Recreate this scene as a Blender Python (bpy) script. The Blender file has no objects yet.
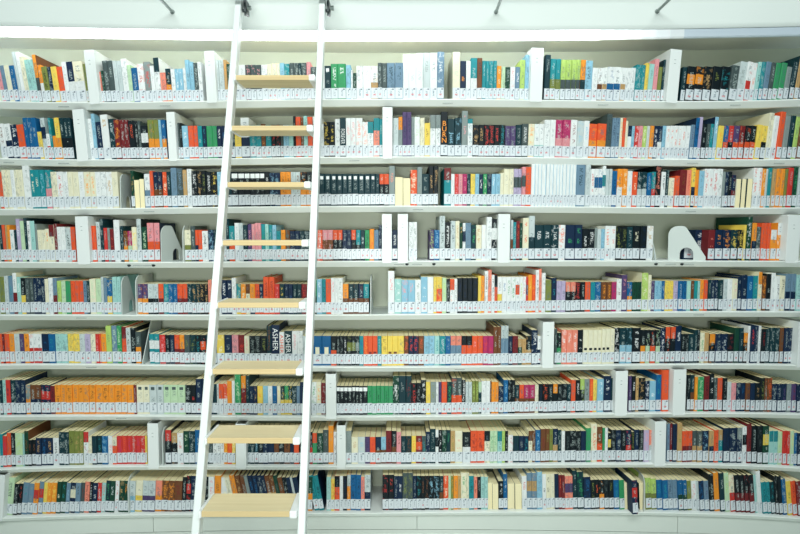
import bpy, math, random
import numpy as np
from mathutils import Vector, Matrix
random.seed(7)
sc = bpy.context.scene
COL = sc.collection

# ------------------------------------------------------------------ camera model
FPX, HOR = 600.0, 232.0
CAMZ = 1.72
PITCH = math.atan((267.0 - HOR) / FPX)
D0, RAD = 3.30, 30.0                 # distance to the shelf edge, radius of the concave wall
SHELF_D = 0.36
BOOK_D = 0.030
CY = D0 - RAD
cp, sp = math.cos(PITCH), math.sin(PITCH)

def ray(px, py):
    cx, cy = (px - 400.0) / FPX, (267.0 - py) / FPX
    return Vector((cx, cp + cy * sp, -sp + cy * cp))

def on_wall(px, py, depth=0.0):
    """pixel -> (angle along the curved wall, height) on the cylinder `depth` behind the shelf edge"""
    d = ray(px, py); r = RAD + depth
    a = d.x * d.x + d.y * d.y; b = -2 * d.y * CY; c = CY * CY - r * r
    t = (-b + math.sqrt(b * b - 4 * a * c)) / (2 * a)
    return math.atan2(d.x * t, d.y * t - CY), CAMZ + d.z * t

def wpos(a, depth, z):
    r = RAD + depth
    return Vector((r * math.sin(a), CY + r * math.cos(a), z))

def at_depth(px, py, Y):
    d = ray(px, py); t = Y / d.y
    return Vector((d.x * t, Y, CAMZ + d.z * t))

# ------------------------------------------------------------------ the books, shelf by shelf (x in the photo's own frame)
PAL = {  # code: (colour word, sRGB)
 'wh': ('white', (232, 236, 235)), 'cr': ('cream', (232, 228, 200)), 'lg': ('pale grey', (196, 208, 208)),
 'gy': ('grey', (135, 148, 146)), 'dg': ('dark grey', (70, 84, 84)), 'bk': ('black', (11, 25, 31)),
 'nv': ('navy', (13, 39, 68)), 'bl': ('blue', (18, 96, 148)), 'lb': ('light blue', (140, 190, 212)),
 'gb': ('grey-blue', (108, 138, 160)), 'te': ('teal', (30, 138, 146)), 'lt': ('pale teal', (160, 208, 202)),
 'dt': ('dark teal', (12, 52, 60)), 'gn': ('green', (54, 150, 96)), 'dn': ('dark green', (18, 66, 50)),
 'li': ('lime green', (176, 206, 110)), 'pg': ('pale green', (190, 218, 180)), 'ol': ('olive', (122, 132, 66)),
 'ye': ('yellow', (238, 208, 92)), 'or': ('orange', (240, 150, 48)), 'ro': ('red-orange', (230, 90, 50)),
 'rd': ('red', (206, 58, 52)), 'dr': ('dark red', (118, 36, 40)), 'br': ('brown', (112, 70, 42)),
 'ta': ('tan', (192, 156, 104)), 'pk': ('pink', (226, 150, 156)), 'pu': ('purple', (82, 66, 108)),
 'li2': ('lilac', (184, 172, 202)), 'mg': ('magenta', (176, 48, 100)), 'sa': ('salmon', (236, 140, 118)),
 'pa': ('pages-out', (224, 212, 170)),
}
ROWS = [
# 1
"0 pk 66;4 gb;8 cr;13 bl;18 lg 52;21 wh;25 cr 57;29 lt 60;34 lt 60;37.5 or/dgB:br 55;41 or/whB 65;44.5 ol/bkx 67;50 nv 67;54 ye 67;59.5 ro 67;65 wh 62;69.5 nv/whB 62;76 cr/whB 62;86 ol 64;88 -;"
"101 sa 72;103 dn 71;105.5 dg 61;110.5 dg;115.5 lg;119.5 lg;124 wh 59;129.5 pg 65;133 bl 68;139 wh/rdx 64;145.5 gy/rdx 62;152 wh 66;156 wh/dtT 58;161.5 sa 73;167 dt/orB 69;172 wh 69;176 lb/whx 69;180 lb/whx;184 wh 68;187 lb 60;191 lb 62;195 dg 63;199 wh 62;203 -;"
"215.5 lg 60;220 lg;225 ta/orx 60;228 dn 64;232 wh 65;240 wh 65;246 dg/pkx 65;251 dg/pkx;256.5 dg/pkx;262 wh 65;268 cr 64;272.5 cr 63;277 cr 63;280.5 lb 63;285 te 64;290 dg 63;294.5 dg;299 dt;302 dg;307 pk/gyx 62;311 dg 67;318 wh;325 dt/whd 66;331 gn/whx 64;338 gn/whx;346 lb 65;351 wh 70;353 dn 73;356.5 wh 66;363 wh;371 wh/taB;378 dg 63;382 dg;387 gb/dtx 63;395 gb/dtx;403 wh 54;409 wh;416 wh 53;423 lg/gyx;430 wh/gyx;437 gb/whx 52;444 -;"
"452.5 cr/pgx 52;460 nv/orx 61;466 wh;470.5 te/whB 58;477 br/nvx 58;482 te 61;485.5 te;489 te;493 te;496.5 or/crx 66;501 pg 67;505 dn 67;510 wh/pkx;515 gb/whx;519.5 li 60;524.5 lb 55;529.5 -;"
"544 dt 55;549.5 te/olB 59;555 te/olB;560 li/dgB 60;565 li/dgB;570.5 li/dgB;575.5 li/dgB;579.5 or/dtB;584.5 lb/bkx 61;591.5 wh 68;597 wh/brB;602 wh/taB;606.5 wh/blB 67;613.5 wh/blB;620 wh/taB 68;625 wh;630 wh;634.5 te 65;640 te;644 ye 63;647.5 lt 64;652.5 pk 59;657 ol 67;661 dt 60;666.5 -;"
"681 dt 67;685.5 bk/orM;694 bk/orM;702.5 bk/tax;711 bk/olx;720 bk/tex;729 dg 66;737 lg/gyx 62;744.5 wh/rdB 62;750 wh/sax 63;755 lt/dtx 62;759 te;763 gb;768.5 dg 63;773 gn;778.5 gn;784.5 gy 67;790 dt 62;795 ta:dt 56;800 dt",
# 2
"0 wh/brx 124;6 wh/nvB;12.5 nv/whx 125;19 ro 125;26 bl 118;30 bl;34 bl;39 ye 132;43 lg/nvM 118;47.5 wh/rdB 134;51 te 118;53.5 or 136;57 ye/orB 118;62 dt/bkB;66 dt/bkB;70 dt/bkB;73.5 -;"
"86.5 nv 121;89.5 wh 119;94 lb 114;97.5 nv 122;103 wh/tax 115;110.5 dt/lgx 119;116 dr/orx 120;121.5 dr;126 dr;130 bk/rox 121;136 bk;139 dg;142 bk/whM 126;149 ol/orB 120;155 ol/orB;160 lb;162.5 bl/orB;167 -;"
"176 dg/gyx 123;180.5 bk;183 lb/whx 126;189 ro 126;194.5 ro;198.5 te;203 nv/tex;207 gn 126;213 gn;217.5 nv/whx;222 nv/bl;227 dt;235 ye 126;241.5 wh/nvB 118;250 te/gyx 125;256 te/gyx;261.5 br/orx 124;266 te 125;271.5 bk/rdx;276 bk/rdx;280.5 dg;283.5 lb;289 lt/gnx;293.5 bk 116;296 ro 117;301 br;304 lt 116;308 ro 117;313 wh;322 wh 124;324 bk/yex 122;329.5 bk/yex;335 wh/bkx 119;340 dt/whF 118;346 wh/pkx;351 wh/pkx;356 wh/sax 118;362.5 wh/sax 122;368 wh/teT 122;373.5 sa/teT 118;379.5 te 119;382.5 -;"
"393 lg 118;398.5 gy/orT 117;402.5 pu/nvx 112;407 pu/nvx;411.5 gy 117;414.5 wh/pgx 117;420 cr 118;424.5 ye/brx 123;430 wh/gyT 115;435.5 wh/gyT;440.5 bk/orU 112;447.5 dt/lbJ 119;454.5 dt/lbx 118;461.5 gy/pkx 111;467.5 wh/tec 119;472.5 bk/tax 125;478.5 bk/tax;484 bk/rdx;489 bk/rdx;494 bk/rdx;499.5 bk/tex;505 pu/gyx 126;510 pu/gyx;515.5 dt/gyx 125;521.5 dg/whx 124;528 cr/orx 124;534 wh/lts;539 wh/lts;543.5 wh 120;549.5 wh;555 mg/pkB 120;562 mg/pkB;570 wh/drx 120;576.5 lg/lbx 121;583 wh/lbx;588.5 ro/orB 124;596.5 ro/orB;"
"605.5 dg/dtx 114;611 gb/nvx 118;615 gb/nvx;619 cr/orx 118;621.5 ro;624.5 cr 121;627 wh/nvT 126;631 lb;634 rd/whx;638 pk;642 li/crx;646 lg;649 or;653 nv/whx;657 nv/whB;661.5 lb;665 wh/rox;669 wh/rox;673 wh/rox;677 wh/rox;681 wh/rox;685 wh;689.5 gb/pux 125;693.5 bl/nvx:nv 118;697.5 li2 117;701 bk 124;705.5 dg 124;709 te;712.5 lb/whx:nv 117;716.5 ye/orx 126;722.5 bl/roB;727.5 rd/bkB;732.5 pu/roB;738.5 dr/roB;744 bk/roB;749.5 bk/roB;755 ye 125;760.5 ye/bkB 126;766 cr 113;771 wh 116;776.5 ro 112;782 gy 116;787.5 dt 116;792.5 li 117;797.5 br 117",
# 3
"0 ro 172;3.5 cr 170;8 cr;12 wh;16 cr;20 cr;24.5 wh/gyx 166;31.5 te/crx 170;36 te/crx;41 te/lbx;46 te/pkB;52 cr 172;58 wh/rdx;64 wh;69 cr;74 cr;79.5 wh;85 cr/orx;91 cr/orx;96 wh;101.5 wh;107 wh/tax;113 cr;119 -;"
"131.5 dn/tax 171;135 pa 180;140 pa 179;145 wh/gbB 174;150.5 ro 171;154 nv/brB 172;158.5 nv/brB;163 ro/crx 172;167.5 dt 172;171.5 gb 168;177.5 dg/gbx 168;183.5 ta/gyx 170;187.5 wh 169;192 bk/whx 171;197.5 bk/tax;202 bk/olx;206.5 bk/whx 172;212 bk/yex;217.5 lb/whx;222 dt;232 bk/whq 172;238.5 bk/whq;245 bk/whq;250.5 bk/whq;255.5 bk/whq;260.5 bk/whq;265 bk/whx;270 nv/lbx 173;275 nv/lbx;280.5 or/brx 172;286 or/brx;291 lg;296 lg/brx;300.5 bk/orB;306.5 bk/orB;312 dt;319 dt/whd 174;325 dt/whd;331 dt/whd;337 dt/whd;342.5 dt/whd;347.5 dt/whd;352.5 dt/whd;358.5 dt/whd;364.5 dt/whd;370.5 dt/whd;375.5 dt;379.5 bk/roT 174;384 bk/roT;389 gy/sax 166;395 pa 177;403 pa 178;410.5 ro/crx 170;417 gy 167;422 dt/gyx 174;429 bk/tax 166;433.5 bk/tax;438 -;"
"444 te/drT 168;451 wh 174;454.5 rd/pkx;458.5 pk;462.5 mg/pkx;467 dt;470.5 ye;475 lb;479 nv/whx;483 gn/crx;487 nv/gyx;491.5 lb/whx;495.5 lb;500 cr 173;503.5 cr 169;509 cr;513.5 li2/dgM;518 li2/dgM;521.5 pk/dgM 167;525.5 ro;531 wh/lbv 164;535 wh/lbv;538 wh/lbv;541.5 wh/lbv;546 wh/lbv;549.5 wh/lbv;553 wh/lbv;556.5 wh/lbv;559.5 wh/lbv;562.5 wh/lbv;566 wh/lbv;569.5 wh/lbv;572.5 wh/lbv;576 gb/dtx 164;585 lg 165;590 wh/rdx 169;594 wh/blM;598 wh/blM;602 wh/teM 166;605.5 lg 169;608.5 lg;611.5 bl/nvx 171;616.5 or/whB 169;622 or/crx;627 wh/lbx 171;632 ro/crx 172;637 dt/lgB 172;641.5 dt/lgB;646.5 bl 173;651 te/rdB 172;655 bk/sax 166;660.5 wh/bkx 172;665 dt 170;668 cr 178;674 ro 176;679 dr/brx 170;686 sa/rdx 170;690.5 ye/nvB 168;694.5 or/rox 170;698 lb 171;703.5 wh/rdx 169;708 wh/rdx;712.5 wh/rdx;717 wh/gyx;722 gy 172;724.5 nv;728 bk;731 nv/drB 175;735.5 pa 179;740.5 pa 179;746 pa 179;752 wh/rox 168;757 wh/rox;761 or/crx 169;764.5 lg;767 te 168;771 ta 169;775 or;779.5 or;783.5 ol;786.5 rd 168;792 dn/gnx 167;797 lg 168",
# 4
"0 dt 225;3 ro 225;6 ta;8.5 or;11 wh/tex 230;15 dt;17.5 li2/whx 219;21.5 pg 221;25.5 dt/gyx 218;28.5 wh/dtx 221;31.5 lt:bk 221;36 gy 224;38 cr 230;42 cr;46 cr/orx 229;50 cr/drT 225;55 dr 224;58 wh 227;62 wh;66 lg/bkx 228;71.5 ro 227;76 -;"
"89.5 ro 226;93.5 ro;97 lg/bkx 222;101 dt 219;104.5 rd 228;108 gy/brx;110.5 dr/rox 229;114.5 wh 220;120.5 dt 226;124 br/orB 231;128 mg/pgB 231;132.5 cr/yex 227;137.5 lg/dtx:bk 219;142 dn/pgx 227;148 pk/roB 223;154.5 pk/roB:nv;160 -;"
"184.5 cr/olB 230;191 dg 226;195.5 ro/nvB 230;198.5 ro;202.5 wh/bkx 231;208.5 nv/lbx 230;214 dt;224 lg;226.5 dt 219;229.5 te/roB 226;235 wh 223;239.5 lg 223;243.5 dt 225;248 pu/pkx 224;252 pk/gyx;255.5 pk 223;258.5 pk;261.5 te/gnx 224;265.5 lt/gnx;269 te 225;272.5 lb;276.5 te/dtx 231;281 or/brx 230;285.5 br/tex;290 nv/gyx 231;295 nv/gyx;300 dt/gyx;304.5 dt;310 dt;317 ro/whx 230;322.5 br/pkT 230;328 br/pkT;333 bk/roT;338 bk/roT;342.5 nv/gyx;347 nv/gyx;351.5 bk/roT;356 te/bkB;360.5 dt/lgx;365 gn/dnx;369.5 or/rox 229;374 gb/pux 230;378.5 nv 225;382 -;"
"392 nv/whx 230;397.5 -;408.5 wh/gyx 222;413 wh/gyx;417 -;429.5 pu/lix 230;434 bl/lbx 230;439.5 lg/dgx 216;445 bk/whx 222;450.5 lg/dtx 221;455.5 cr/tax 221;459.5 dn/tax 223;462.5 wh/nvM 223;465.5 gb 223;471 dt/gnx 225;476 cr/tax 225;481.5 wh/crx;486 wh 217;491.5 bk/whM 219;497.5 -;"
"510.5 lg/brB 220;513 te 222;516 dr/rox 221;519.5 dn 223;522.5 cr/rox 218;528.5 lg/dtB 216;534.5 dt/whx 225;543 dt/whx;551 dt/whx;558.5 wh/rox 225;565 nv/gnx 225;574.5 nv/gnx;582 bk/whx 229;588 bk/whx;594.5 gy 228;597 lg 229;601 lb;604.5 wh/rox 226;610 wh/rox;615.5 bk/olx 227;621 bk/olx;626.5 dt;632.5 bk/crx 226;640 bk/nvx 226;646.5 wh/tax 226;653 -;"
"688 nv 241 <;699 nv/whx 230 <;707.5 dr/sax 230;714.5 nv/orx;722.5 nv/orx;730.5 dt/yex;737.5 bk/yex;743 ye 225;745.5 dn/whx 217;751 or/nvB 223;756 dg 227;760.5 ro 223;763.5 ro;767 ro;770 or/whT 230;776.5 or/whT 223;781.5 bk 230;784 -",
# 5
"0 ol 277;5 lg 276;9 gb/tex;13.5 wh/drB:cr 273;17.5 lt/whx 277;21.5 bk/yeB 278;26 dg/gyx;30 dg/gyx;34 nv;38 nv;41.5 nv;45.5 cr 279;49 wh 278;53.5 gb/drB 278;57.5 li 281;61.5 pg;66 gn;71 ro/drx 281;75 ro;79.5 ro;83.5 gb/nvx;87 dt;90 cr/pgx 279;96 pg;101.5 lg 277;104 gb 278;107.5 bl/yeB 280;112.5 lt 277;117 lt;121 -;"
"137.5 pu/orB 284;142.5 pu/orB;148 lg/bkB;153.5 lg/bkB;158.5 ro/drB 284;163.5 te;168.5 bl;173 bl;177.5 ro/drB;183 ro/drB;187.5 dt;192 dt/tax;196.5 dt/tax;200 bk/tax;204.5 bk/tax;208.5 sa 280;212 wh;221.5 nv/whx 280;227 nv/whx;232 wh 278;236.5 te/yeB 284;241 or/crx;246 cr/brT;250 or/nvB;255 ro/dtx;259.5 nv/roB;263.5 ro/drx 277;269 ro/drx;274.5 rd/pkx 284;279.5 dt/yex;284.5 nv/gyx;288.5 nv/blx;293 dt;297 dt;301.5 dr/rdx;307 dr;315 gn/dnB 280;316.8 lb/whx 279;322 te/nvx;326 ro;331 wh/pkx 278;335 wh;338 wh/gyx;343 or/brB 284;348.5 dt/brB;353.5 dt/brB;358.5 nv/brB;363.5 te/brB;369 -;"
"388 wh/pkx 271;394.5 lt/whx 279;401.5 lb/pkx 280;408 lb/pkx;415 wh/gyx 280;421 lb/whx 277;427.5 wh/crx;433.5 ye 277;436.5 ro/yeT 277;442 pg/lix 278;446.5 bk 279;450 wh/roT 279;454.5 wh/gyx;457.5 bk/nvx 278;462.5 bk/nvx;467.5 bk/nvx;472.5 bk/nvx;478 ye 276;481 or;484.5 wh/bkx 271;488 sa 270;491.5 wh/bkx 275;494.5 ro/bkT;497.5 wh/yeB 277;502 wh/blx 277;506.5 wh/gnx;511 wh/gnx;515.5 wh/roM;519.5 wh/lix;523 wh/rox;526 rd/puM;528 or/yex 275;532 ro/orx;535.5 wh/bkx 270;539 sa 269;541.5 wh 273;545.5 ol 280;551.5 nv/tex 278;556.5 li2 281;561 li2;565.5 bk/saT 282;570.5 bk/saT;575.5 bk/rdx;580.5 bk;585 ro 282;590.5 te/blx;595 bl;601 br/orx 282;606.5 br/orx;611.5 mg/pux;616.5 wh/brx 279;621.5 pu/pkx 275;627 bl/orB 282;632 dn/bkx;636.5 dn/bkx;641.5 li/crx:cr 273;648 cr/dgx 275;651 pu 281;654.5 lb/blx;658 lb/blx;661.5 bl;664.5 ye 281;669 ye;673.5 li2;678 bl;682.5 bl/nvx;686.5 lt/pgx;691 br;694 te/gnx;697.5 lt;700 or 280;704 ro;707.5 dt 280;711 nv;714.5 nv;718 dt;723 lg 279;727.5 wh;732.5 cr/pkx;737.5 nv 277;741 nv 275;747 bl/lbx 276;753 te/gyx;758 cr/orT 272;762 br/orx 276;766 bk 274;771 wh 273;775.5 wh/bkx 276;779.5 cr/bkx;785 gb/nvB 274;790.5 gb/nvB;796 lt 275",
# 6
"0 ro 334;3 dr;5 ro;9.5 or;14.5 lg 334;20 pu/gyx;24.5 or/nvx;29.5 wh/rdB;33.5 wh/rdB;37.5 wh/rdB;42 nv/blx;49 bl/tex;55.5 lt;61.5 lt;68 ye;74 ye;80 lg;85.5 li2;91 cr;96 rd/pkx;99.5 ro;101.5 or 334;106.5 li 326;112 gb/pgx;117.5 gn/pgx;122 ro/drT 327;126.5 lg/bkx 328;131 bk;135.5 dg/orB 332;141 -;"
"149.5 te/whM 334;154.5 te/whM;159.5 rd/pkx 335;165.5 bk/gyx;170 nv/gyx;174.5 ro/drB;179.5 or/drB;184.5 dg/olx 335;190 dt/olx;195.5 bk/tex;200.5 bk/roM;206 dt;217 ye/crx 335;224.5 nv/gyx;232 pk;238.5 dr/rdx;244.5 cr/pkx 336;249.5 bk/gyx;255 bk/gyx;260.5 bk/olx;267 dt/brx 326;271.5 nv/whA 325;279.5 wh/roA 332;284.5 dt/whA 331;292 wh/pkx 331;297.5 wh;303 lg 336;313 bl/crn 336;322 bl/crn;331 bk/roB 336;336.5 bk/gyx;340 bk/gyx;343.5 bk/whx;347 bk/olM;351.5 bk/olM;355.5 bk/gyM;359.5 te/blx;363.5 ro/orx;368 ro/dre;372.5 ro/dre;377.5 te;381.5 ye/brx;387.5 ye/bre;392.5 ye/bre;398 ye;404 br/rox 336;408.5 nv/rdx;413.5 nv/rdx;418.5 br/rox;424 lb;429 lb;434.5 lt/tex;439.5 te/lgx;445.5 bl;450.5 gb/saT;456 gb/saT;461.5 ro/bkT;466.5 ro/bkT;472 ro/pkx;477.5 ro;483 mg/rdx;488 mg/rdx;493.5 br 327;497.5 br;501 gb/lgT 326;505 gb/lgT;508.5 nv/gyx 336;512.5 dr/bkx;518 dn/taT 339;522 ta/brx;526 bk/taB 336;531.5 nv/whx 330;537.5 wh/nvB 336;542 -;"
"554.5 dg 329;557 bk/gnB 333;561.5 sa/whx 330;566.5 sa/whx;572 sa/whx;577.5 bk/whx 330;583 cr/bke 330;588 cr/bke;593 cr/bke;597.5 cr/bke;601.5 cr/bke 329;605.5 cr/bke;610 cr;614.5 bk/whx 328;619.5 dt/lbB 328;626 dt/lbB;632 bk/whx 328;640.5 bk/orB 330;645.5 bk/pgB;650 bk/roB;655.5 bk/pgB;660 nv/whx 328;665 bk/roT 327;670 bk/roT;675 nv/whx 326;681 bk 334;685 bk/gyx;688.5 dt;694 dt 330;697.5 bk;700 cr/gnx 333;704.5 ta;709 bk/orT 334;715 nv/gyx 334;721.5 nv/lgx;727.5 bk/drx;734 dn/dtx 328;739 dt;743 bk/orT 333;747.5 wh 326;750 nv/rdx 326;754.5 nv;758 wh/gyx;760.5 bk/drx 329;765.5 dt/gyx;769.5 dt 328;774.5 dt;779.5 br/dgx;783.5 nv 328;788 nv;792.5 dt;796.5 -",
# 7
"0 dt 380;3 lt/dgx;6.5 rd/nvx;11 dt;16 nv/gyx;21 nv;26 gy/orB 385;30.5 br/nvB;36 br/nvB;41 nv/rdM 385;45.5 nv/rdM;50.5 dr/bkx 386;55 or/brx 385;61 or;66.5 or/brx;72.5 or;78.5 or/brx;83.5 or;89.5 or/brx;95.5 or;103 or/brx;109 or;115 or/brx;121.5 or;127.5 or;134 dr;136.5 cr/dgd 385;143.5 cr/dgd;149.5 lg/dgd;157 lg/dgd;163.5 pg/dgd;170.5 pg/dgd;178 pg/dgd;185.5 bk 385;191 bk/rdx;196 nv 379;202 nv;213 dt/bkx 384;217 lg/dtx;219 ro/whB 384;223.5 ro/whB;227.5 or/rox 381;232 wh;235 gn/pgx 374;241 dr/orT 376;246 dt;249.5 nv/gyx 386;253.5 nv/tax;257.5 ye/orx 386;263 lb/gyx;268 wh;272.5 bl;277 cr/yex;280.5 dt/yeB;284.5 gn/yeB;288.5 dt/yeB;292 dt;296.5 gb;300 nv/blx 382;311.5 wh/gnx 382;316.5 cr/orx;321 dr 383;325.5 -;"
"336.5 bk/whq 386;340 bk/whq;344 bk/whq;348 bk/whq;352 bk/whq;355.5 bk/whq;359 bk/whq;363 bk/whq;367.5 gn/dnx 386;372 gn;376.5 gn/dnx;380.5 gn;384.5 gn/dnx;388.5 gn;393 dn/whx 376;399 dt/gyx 376;406 dt/drx 376;411.5 bk/rdx 383;416.5 bk/gyx;421 bk/whx 380;426 ye/tax 382;430.5 gy/olx 382;436 wh;438.5 pu/nvx 382;441.5 ro 382;447 dt/gnx 382;451.5 dg/roB 378;457 dg/roB 378;462 bk/whx 380;465.5 lg 382;468.5 lg;472 ol/lix 381;475.5 ol/lix;478.5 dt/pgT 382;481.5 wh 381;486 wh;490 br;491.5 or 382;495 or;498.5 nv 386;503.5 bl/lbx 380;508 bk;511.5 bk;515 dt/brB 385;519.5 ro/brB 385;524 mg/brB;529.5 mg/brB;535 cr 385;538.5 bk/nvx 384;543 bk/rox;548 bk/gyx;553 bk/orT;557.5 bk/gyx;562 bk/gyx;567 dt;571 ro 380;575.5 bk/whx 380;580 bk/liT 379;584.5 gy/dgx 379;589.5 ro/orx 379;593 ye 380;597 lb/whx 379;603.5 nv/whx 376;611 dt 378;614.5 -;"
"628.5 pu 376;631.5 bk/whx 376;635.5 ta/bkx 378;638.5 bk/tax 378;645.5 nv/whx 381;649.5 lb/whx 381;656 bl/tex 375;661.5 ro 370;668.5 -;687 bk 375;690.5 dt/brB;694.5 or/yex 377;697.5 gn/pgx;704 dr/bkx 376;709 bk/whx 374;714 dg 378;717.5 ro 378;722.5 bk/gyx 378;727 lg 382;731.5 pk 383;736 nv 383;740.5 nv/blx;745.5 br/nvx 383;750 nv/dtx;755 bk/tax;760 bk/olx 378;764.5 br;767 br/rox 378;772 nv 384;777 nv;781.5 nv/pux;787 gy 384;791.5 pu/drx;796.5 nv",
# 8
"0 te/blx 434;3 rd/mgx 436;7 ro 433;11 bk 433;15.5 pg/lix 433;23 lt 434;24.5 dn/brx:br 431;28.5 bk/brx 440;32 bk/brx;36 nv/tax 438;41.5 nv/blx;46.5 nv/tax;53 wh/bkx 438;59 dt 432;64 dt;69 ol/bkx 431;74.5 ol/tax;79.5 ol/tax;83.5 wh/rdT 432;88.5 cr 437;92 dt/nvx 436;97 dt/tex;102 bl/lbx 436;108 wh/pkx 436;112.5 ro/crT 437;117 rd/mgx 436;122 rd/rox;127 rd/mgx;131.5 rd;136 rd/mgx;140.5 rd;145 ye 436;147 -;"
"165.5 bk/rdT 430;171.5 bk/taT 433;177.5 wh/rdx 433;183.5 dn/pgx 431;189 dt;195 bl 430;203 dt;209 dg/gyx 434;213 wh/bkx;217 wh/bkx;220.5 wh/bkx;224 or/yex 434;227.5 ro/orx;232 ye/crx;235.5 -;246.5 dt 434;250 dt;254.5 dt/lbx;258.5 bk;263 nv;268 nv/bl;274 br/nvx;279 bk;284 br/bkx;290 nv/bkx;294 ro/brx;299 bk;310 bk/rdB 432;312.5 gn/roT 433;317 dn 433;323 dg/gyx 430;328.5 or/tax 426;333.5 wh/bkx 432;336.5 -;"
"346 gy 431;351.5 cr/tax 437;358 lg/lbx;365 pu/nvx 437;370 ro/rdx 437;375.5 nv/brB;381 lb/brB 437;386 dr/bkx 431;391.5 bk/brB;396.5 pk/brx 432;401 dt/gyx 436;406 dt/brx;411.5 ye/orx 436;416 dr/roM 436;422 dg/tex 436;426 nv 432;430 dt/gyx 429;435.5 wh/bkM 430;438.5 bk/whx 430;442 dn;446.5 dt/gnx;450.5 ta/olx 431;455 cr/rox 431;462.5 bk/whB 432;470.5 ro/drx 431;477 ro/drx;484.5 cr/bkT 431;490 pg/gnx 431;493.5 pg/gnx;497.5 lt/teT;502 li/gnx 431;505 bk;508 wh/rdx 435;513 dt/nvx 436;519 nv/gyx;524 nv/tex;528.5 cr/brT 431;532.5 br;535.5 bl/lbx 430;540.5 br/drx 429;545.5 br/olx 429;549.5 ol/brx;553 nv/taB;558 dt 430;561.5 wh 431;565 bk/dgx 431;570.5 bk;576 bk/gyx;581 nv/dtx;586 gn 428;591 cr/rox 424;597 br/roB 427;602.5 gn 428;605 wh 428;608 bk/yeM 433;611 bk/gyx 430;616 nv;621 bk/gyx;626 nv/rdB;631.5 bk/olx 432;634.5 nv/gyx 430;639 bk/gyx;643.5 li2/pkx 430;649 sa/lgB 430;654 -;"
"667 gb/pux 424;670 dr;672.5 nv/bkx 424;677 ta/olx 423;682 ro/drB 431;687 ro/drB;692.5 dg/taB 431;697 dg/taB;702.5 nv/lbx 431;709 ta/nvB 431;714 ro/brx 430;718.5 te/taT 430;723 nv/bkx 428;729.5 nv;737 nv/gyT 428;742.5 wh/bkM 427;747 dr/bkx 424;751.5 bk 426;757 bk/dgx;762.5 dn/yeM 426;769 lt/teT 431;773.5 lt/teT;778 pg/lix 432;782.5 rd/drx 431;787 rd;790 pg/yex;794 bl 433;797 nv",
# 9
"4.5 pg/dgx 478;13 bk 484;17.5 bk/rdx 484;21.5 gb/tex 483;27.5 gb/gyx 484;33 or/rdM 483;38 gb/rdM 482;42.5 ye 483;46.5 or/yex 483;51 or/yex;56 dn/crx 482;60.5 dn/tex 482;65.5 gb/lbx 483;69.5 nv/crM 483;75 gb/dgx 483;80 dg/drx;84 sa/bkx 482;89 bk/lgx;92 nv/whx 483;97 rd/lgx 483;101 lt/rdx;105 dt/gnx 481;109.5 dn/lgx;114.5 wh/rdx 481;118.5 dn/tax 481;123.5 dn/orx;128.5 lg/lbB 481;135 cr/yeB 481;142 lg/puB 481;148 lg/puB;155 sa/orB 481;161.5 br/orx 481;168 br/orx;174.5 br/drx;182 bk 477;186 bk/rdM 476;190.5 nv;196 bk 477;208 wh/pkx 477;214 or/brx 476;220.5 wh/crx 478;229 cr 478 +;234 or 476 +;239 br/tax 476 +;244 br/gyx +;248.5 gy +;252 nv/blx +;256.5 nv/blx +;261 nv +;265 nv/gyx +;269 br/taB +;273.5 br/taB +;277.5 dn/dgx +;281.5 br/gyx 478 +;286 bk +;290 nv/bkx +;294 lg +;296.5 nv/dtx +;301.5 nv/dtx;308 dn/orB 477;312.5 te/dtx 476 +;317.5 te/dtx:nv +;322.5 -;"
"326.5 lt/gyx 477;331 ye/rdx 479;334.5 ro/bkT 476;339.5 wh/lgx 476;343 bk/nvx 476;347 or/lgT 475;350.5 bl/nvx 475;356 bl/nvx;361 sa/blx 477;364.5 lg/nvB 475;370.5 -;"
"382.5 bk/rdx 475;388.5 bk/rdx;394 nv/gyx 476;398 nv/whx;402.5 dg/olx 473;408 dg/olx;413 nv/gyx 476;416.5 bk/tex;421 bk/brx;425 bk/brx;429 bk/lbx;434 bk/lbx;439.5 dt/brB 476;443.5 ro/crx 476;448.5 pg;451 ol/orx;453.5 or;458 ta/olx;461 cr/gnx 473;467 cr;469 te/dtx 476;474 sa/drx 477;477.5 bk;481 lt 477;484.5 lt;488 pa 483;492.5 pa 484;498.5 bk/whx 481;503.5 bl/lgx 474;507.5 pa 484;515 pa 484;522 wh/rdx 476;527 gb/taM 473;532 gb/taM;537 lb/gbx 472;542.5 wh/bkx 474;546.5 cr/bkx;550.5 cr;555 nv/bkx 474;559 dr/rox 475;562 dr;565 sa/puM 476;569 sa/puM;573 dt 471;577.5 dt/gnx 472;584 nv/blx 477;591 bk/olx 480;595.5 bk/rox 480;599.5 bk/orB 480;604.5 bk/dgx;609 bk/olx;614 bl/tex 480;619.5 gn/dnx 480;624.5 pa 483;628.8 nv/rdM 476 >;634.3 -;639 pa 483;645.5 li/olB 478;651.5 li/olB 479;657 bl/tex 480;662.5 bl/tex;668.5 gb/nvx 480;673 gb;678 bl/dnB;683 bl/dnB;687.5 ol/gyx 481;692 wh/pkx 481;697 lg;699.5 nv/blx 481;704.5 gb/pux;709.5 bk 474;714.5 or 473;720 dt 473;725 pg/lix 473;730 cr/rdB 475;735.5 bk/drB 475;740.5 bk/drB;745 bk/drB;749.5 bk/drB;755 lt 475;757.5 wh/lgx 471;762 te/dtx 482;767 te/dtx;771 dt/tex;775.5 bk 476;778.5 bk/dtx;782.5 bl 479;787 ye/olx 481;792 ro/drx 481;797 dr",
]
BASE_X = [0, 100, 200, 300, 400, 500, 600, 700, 800]
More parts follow.
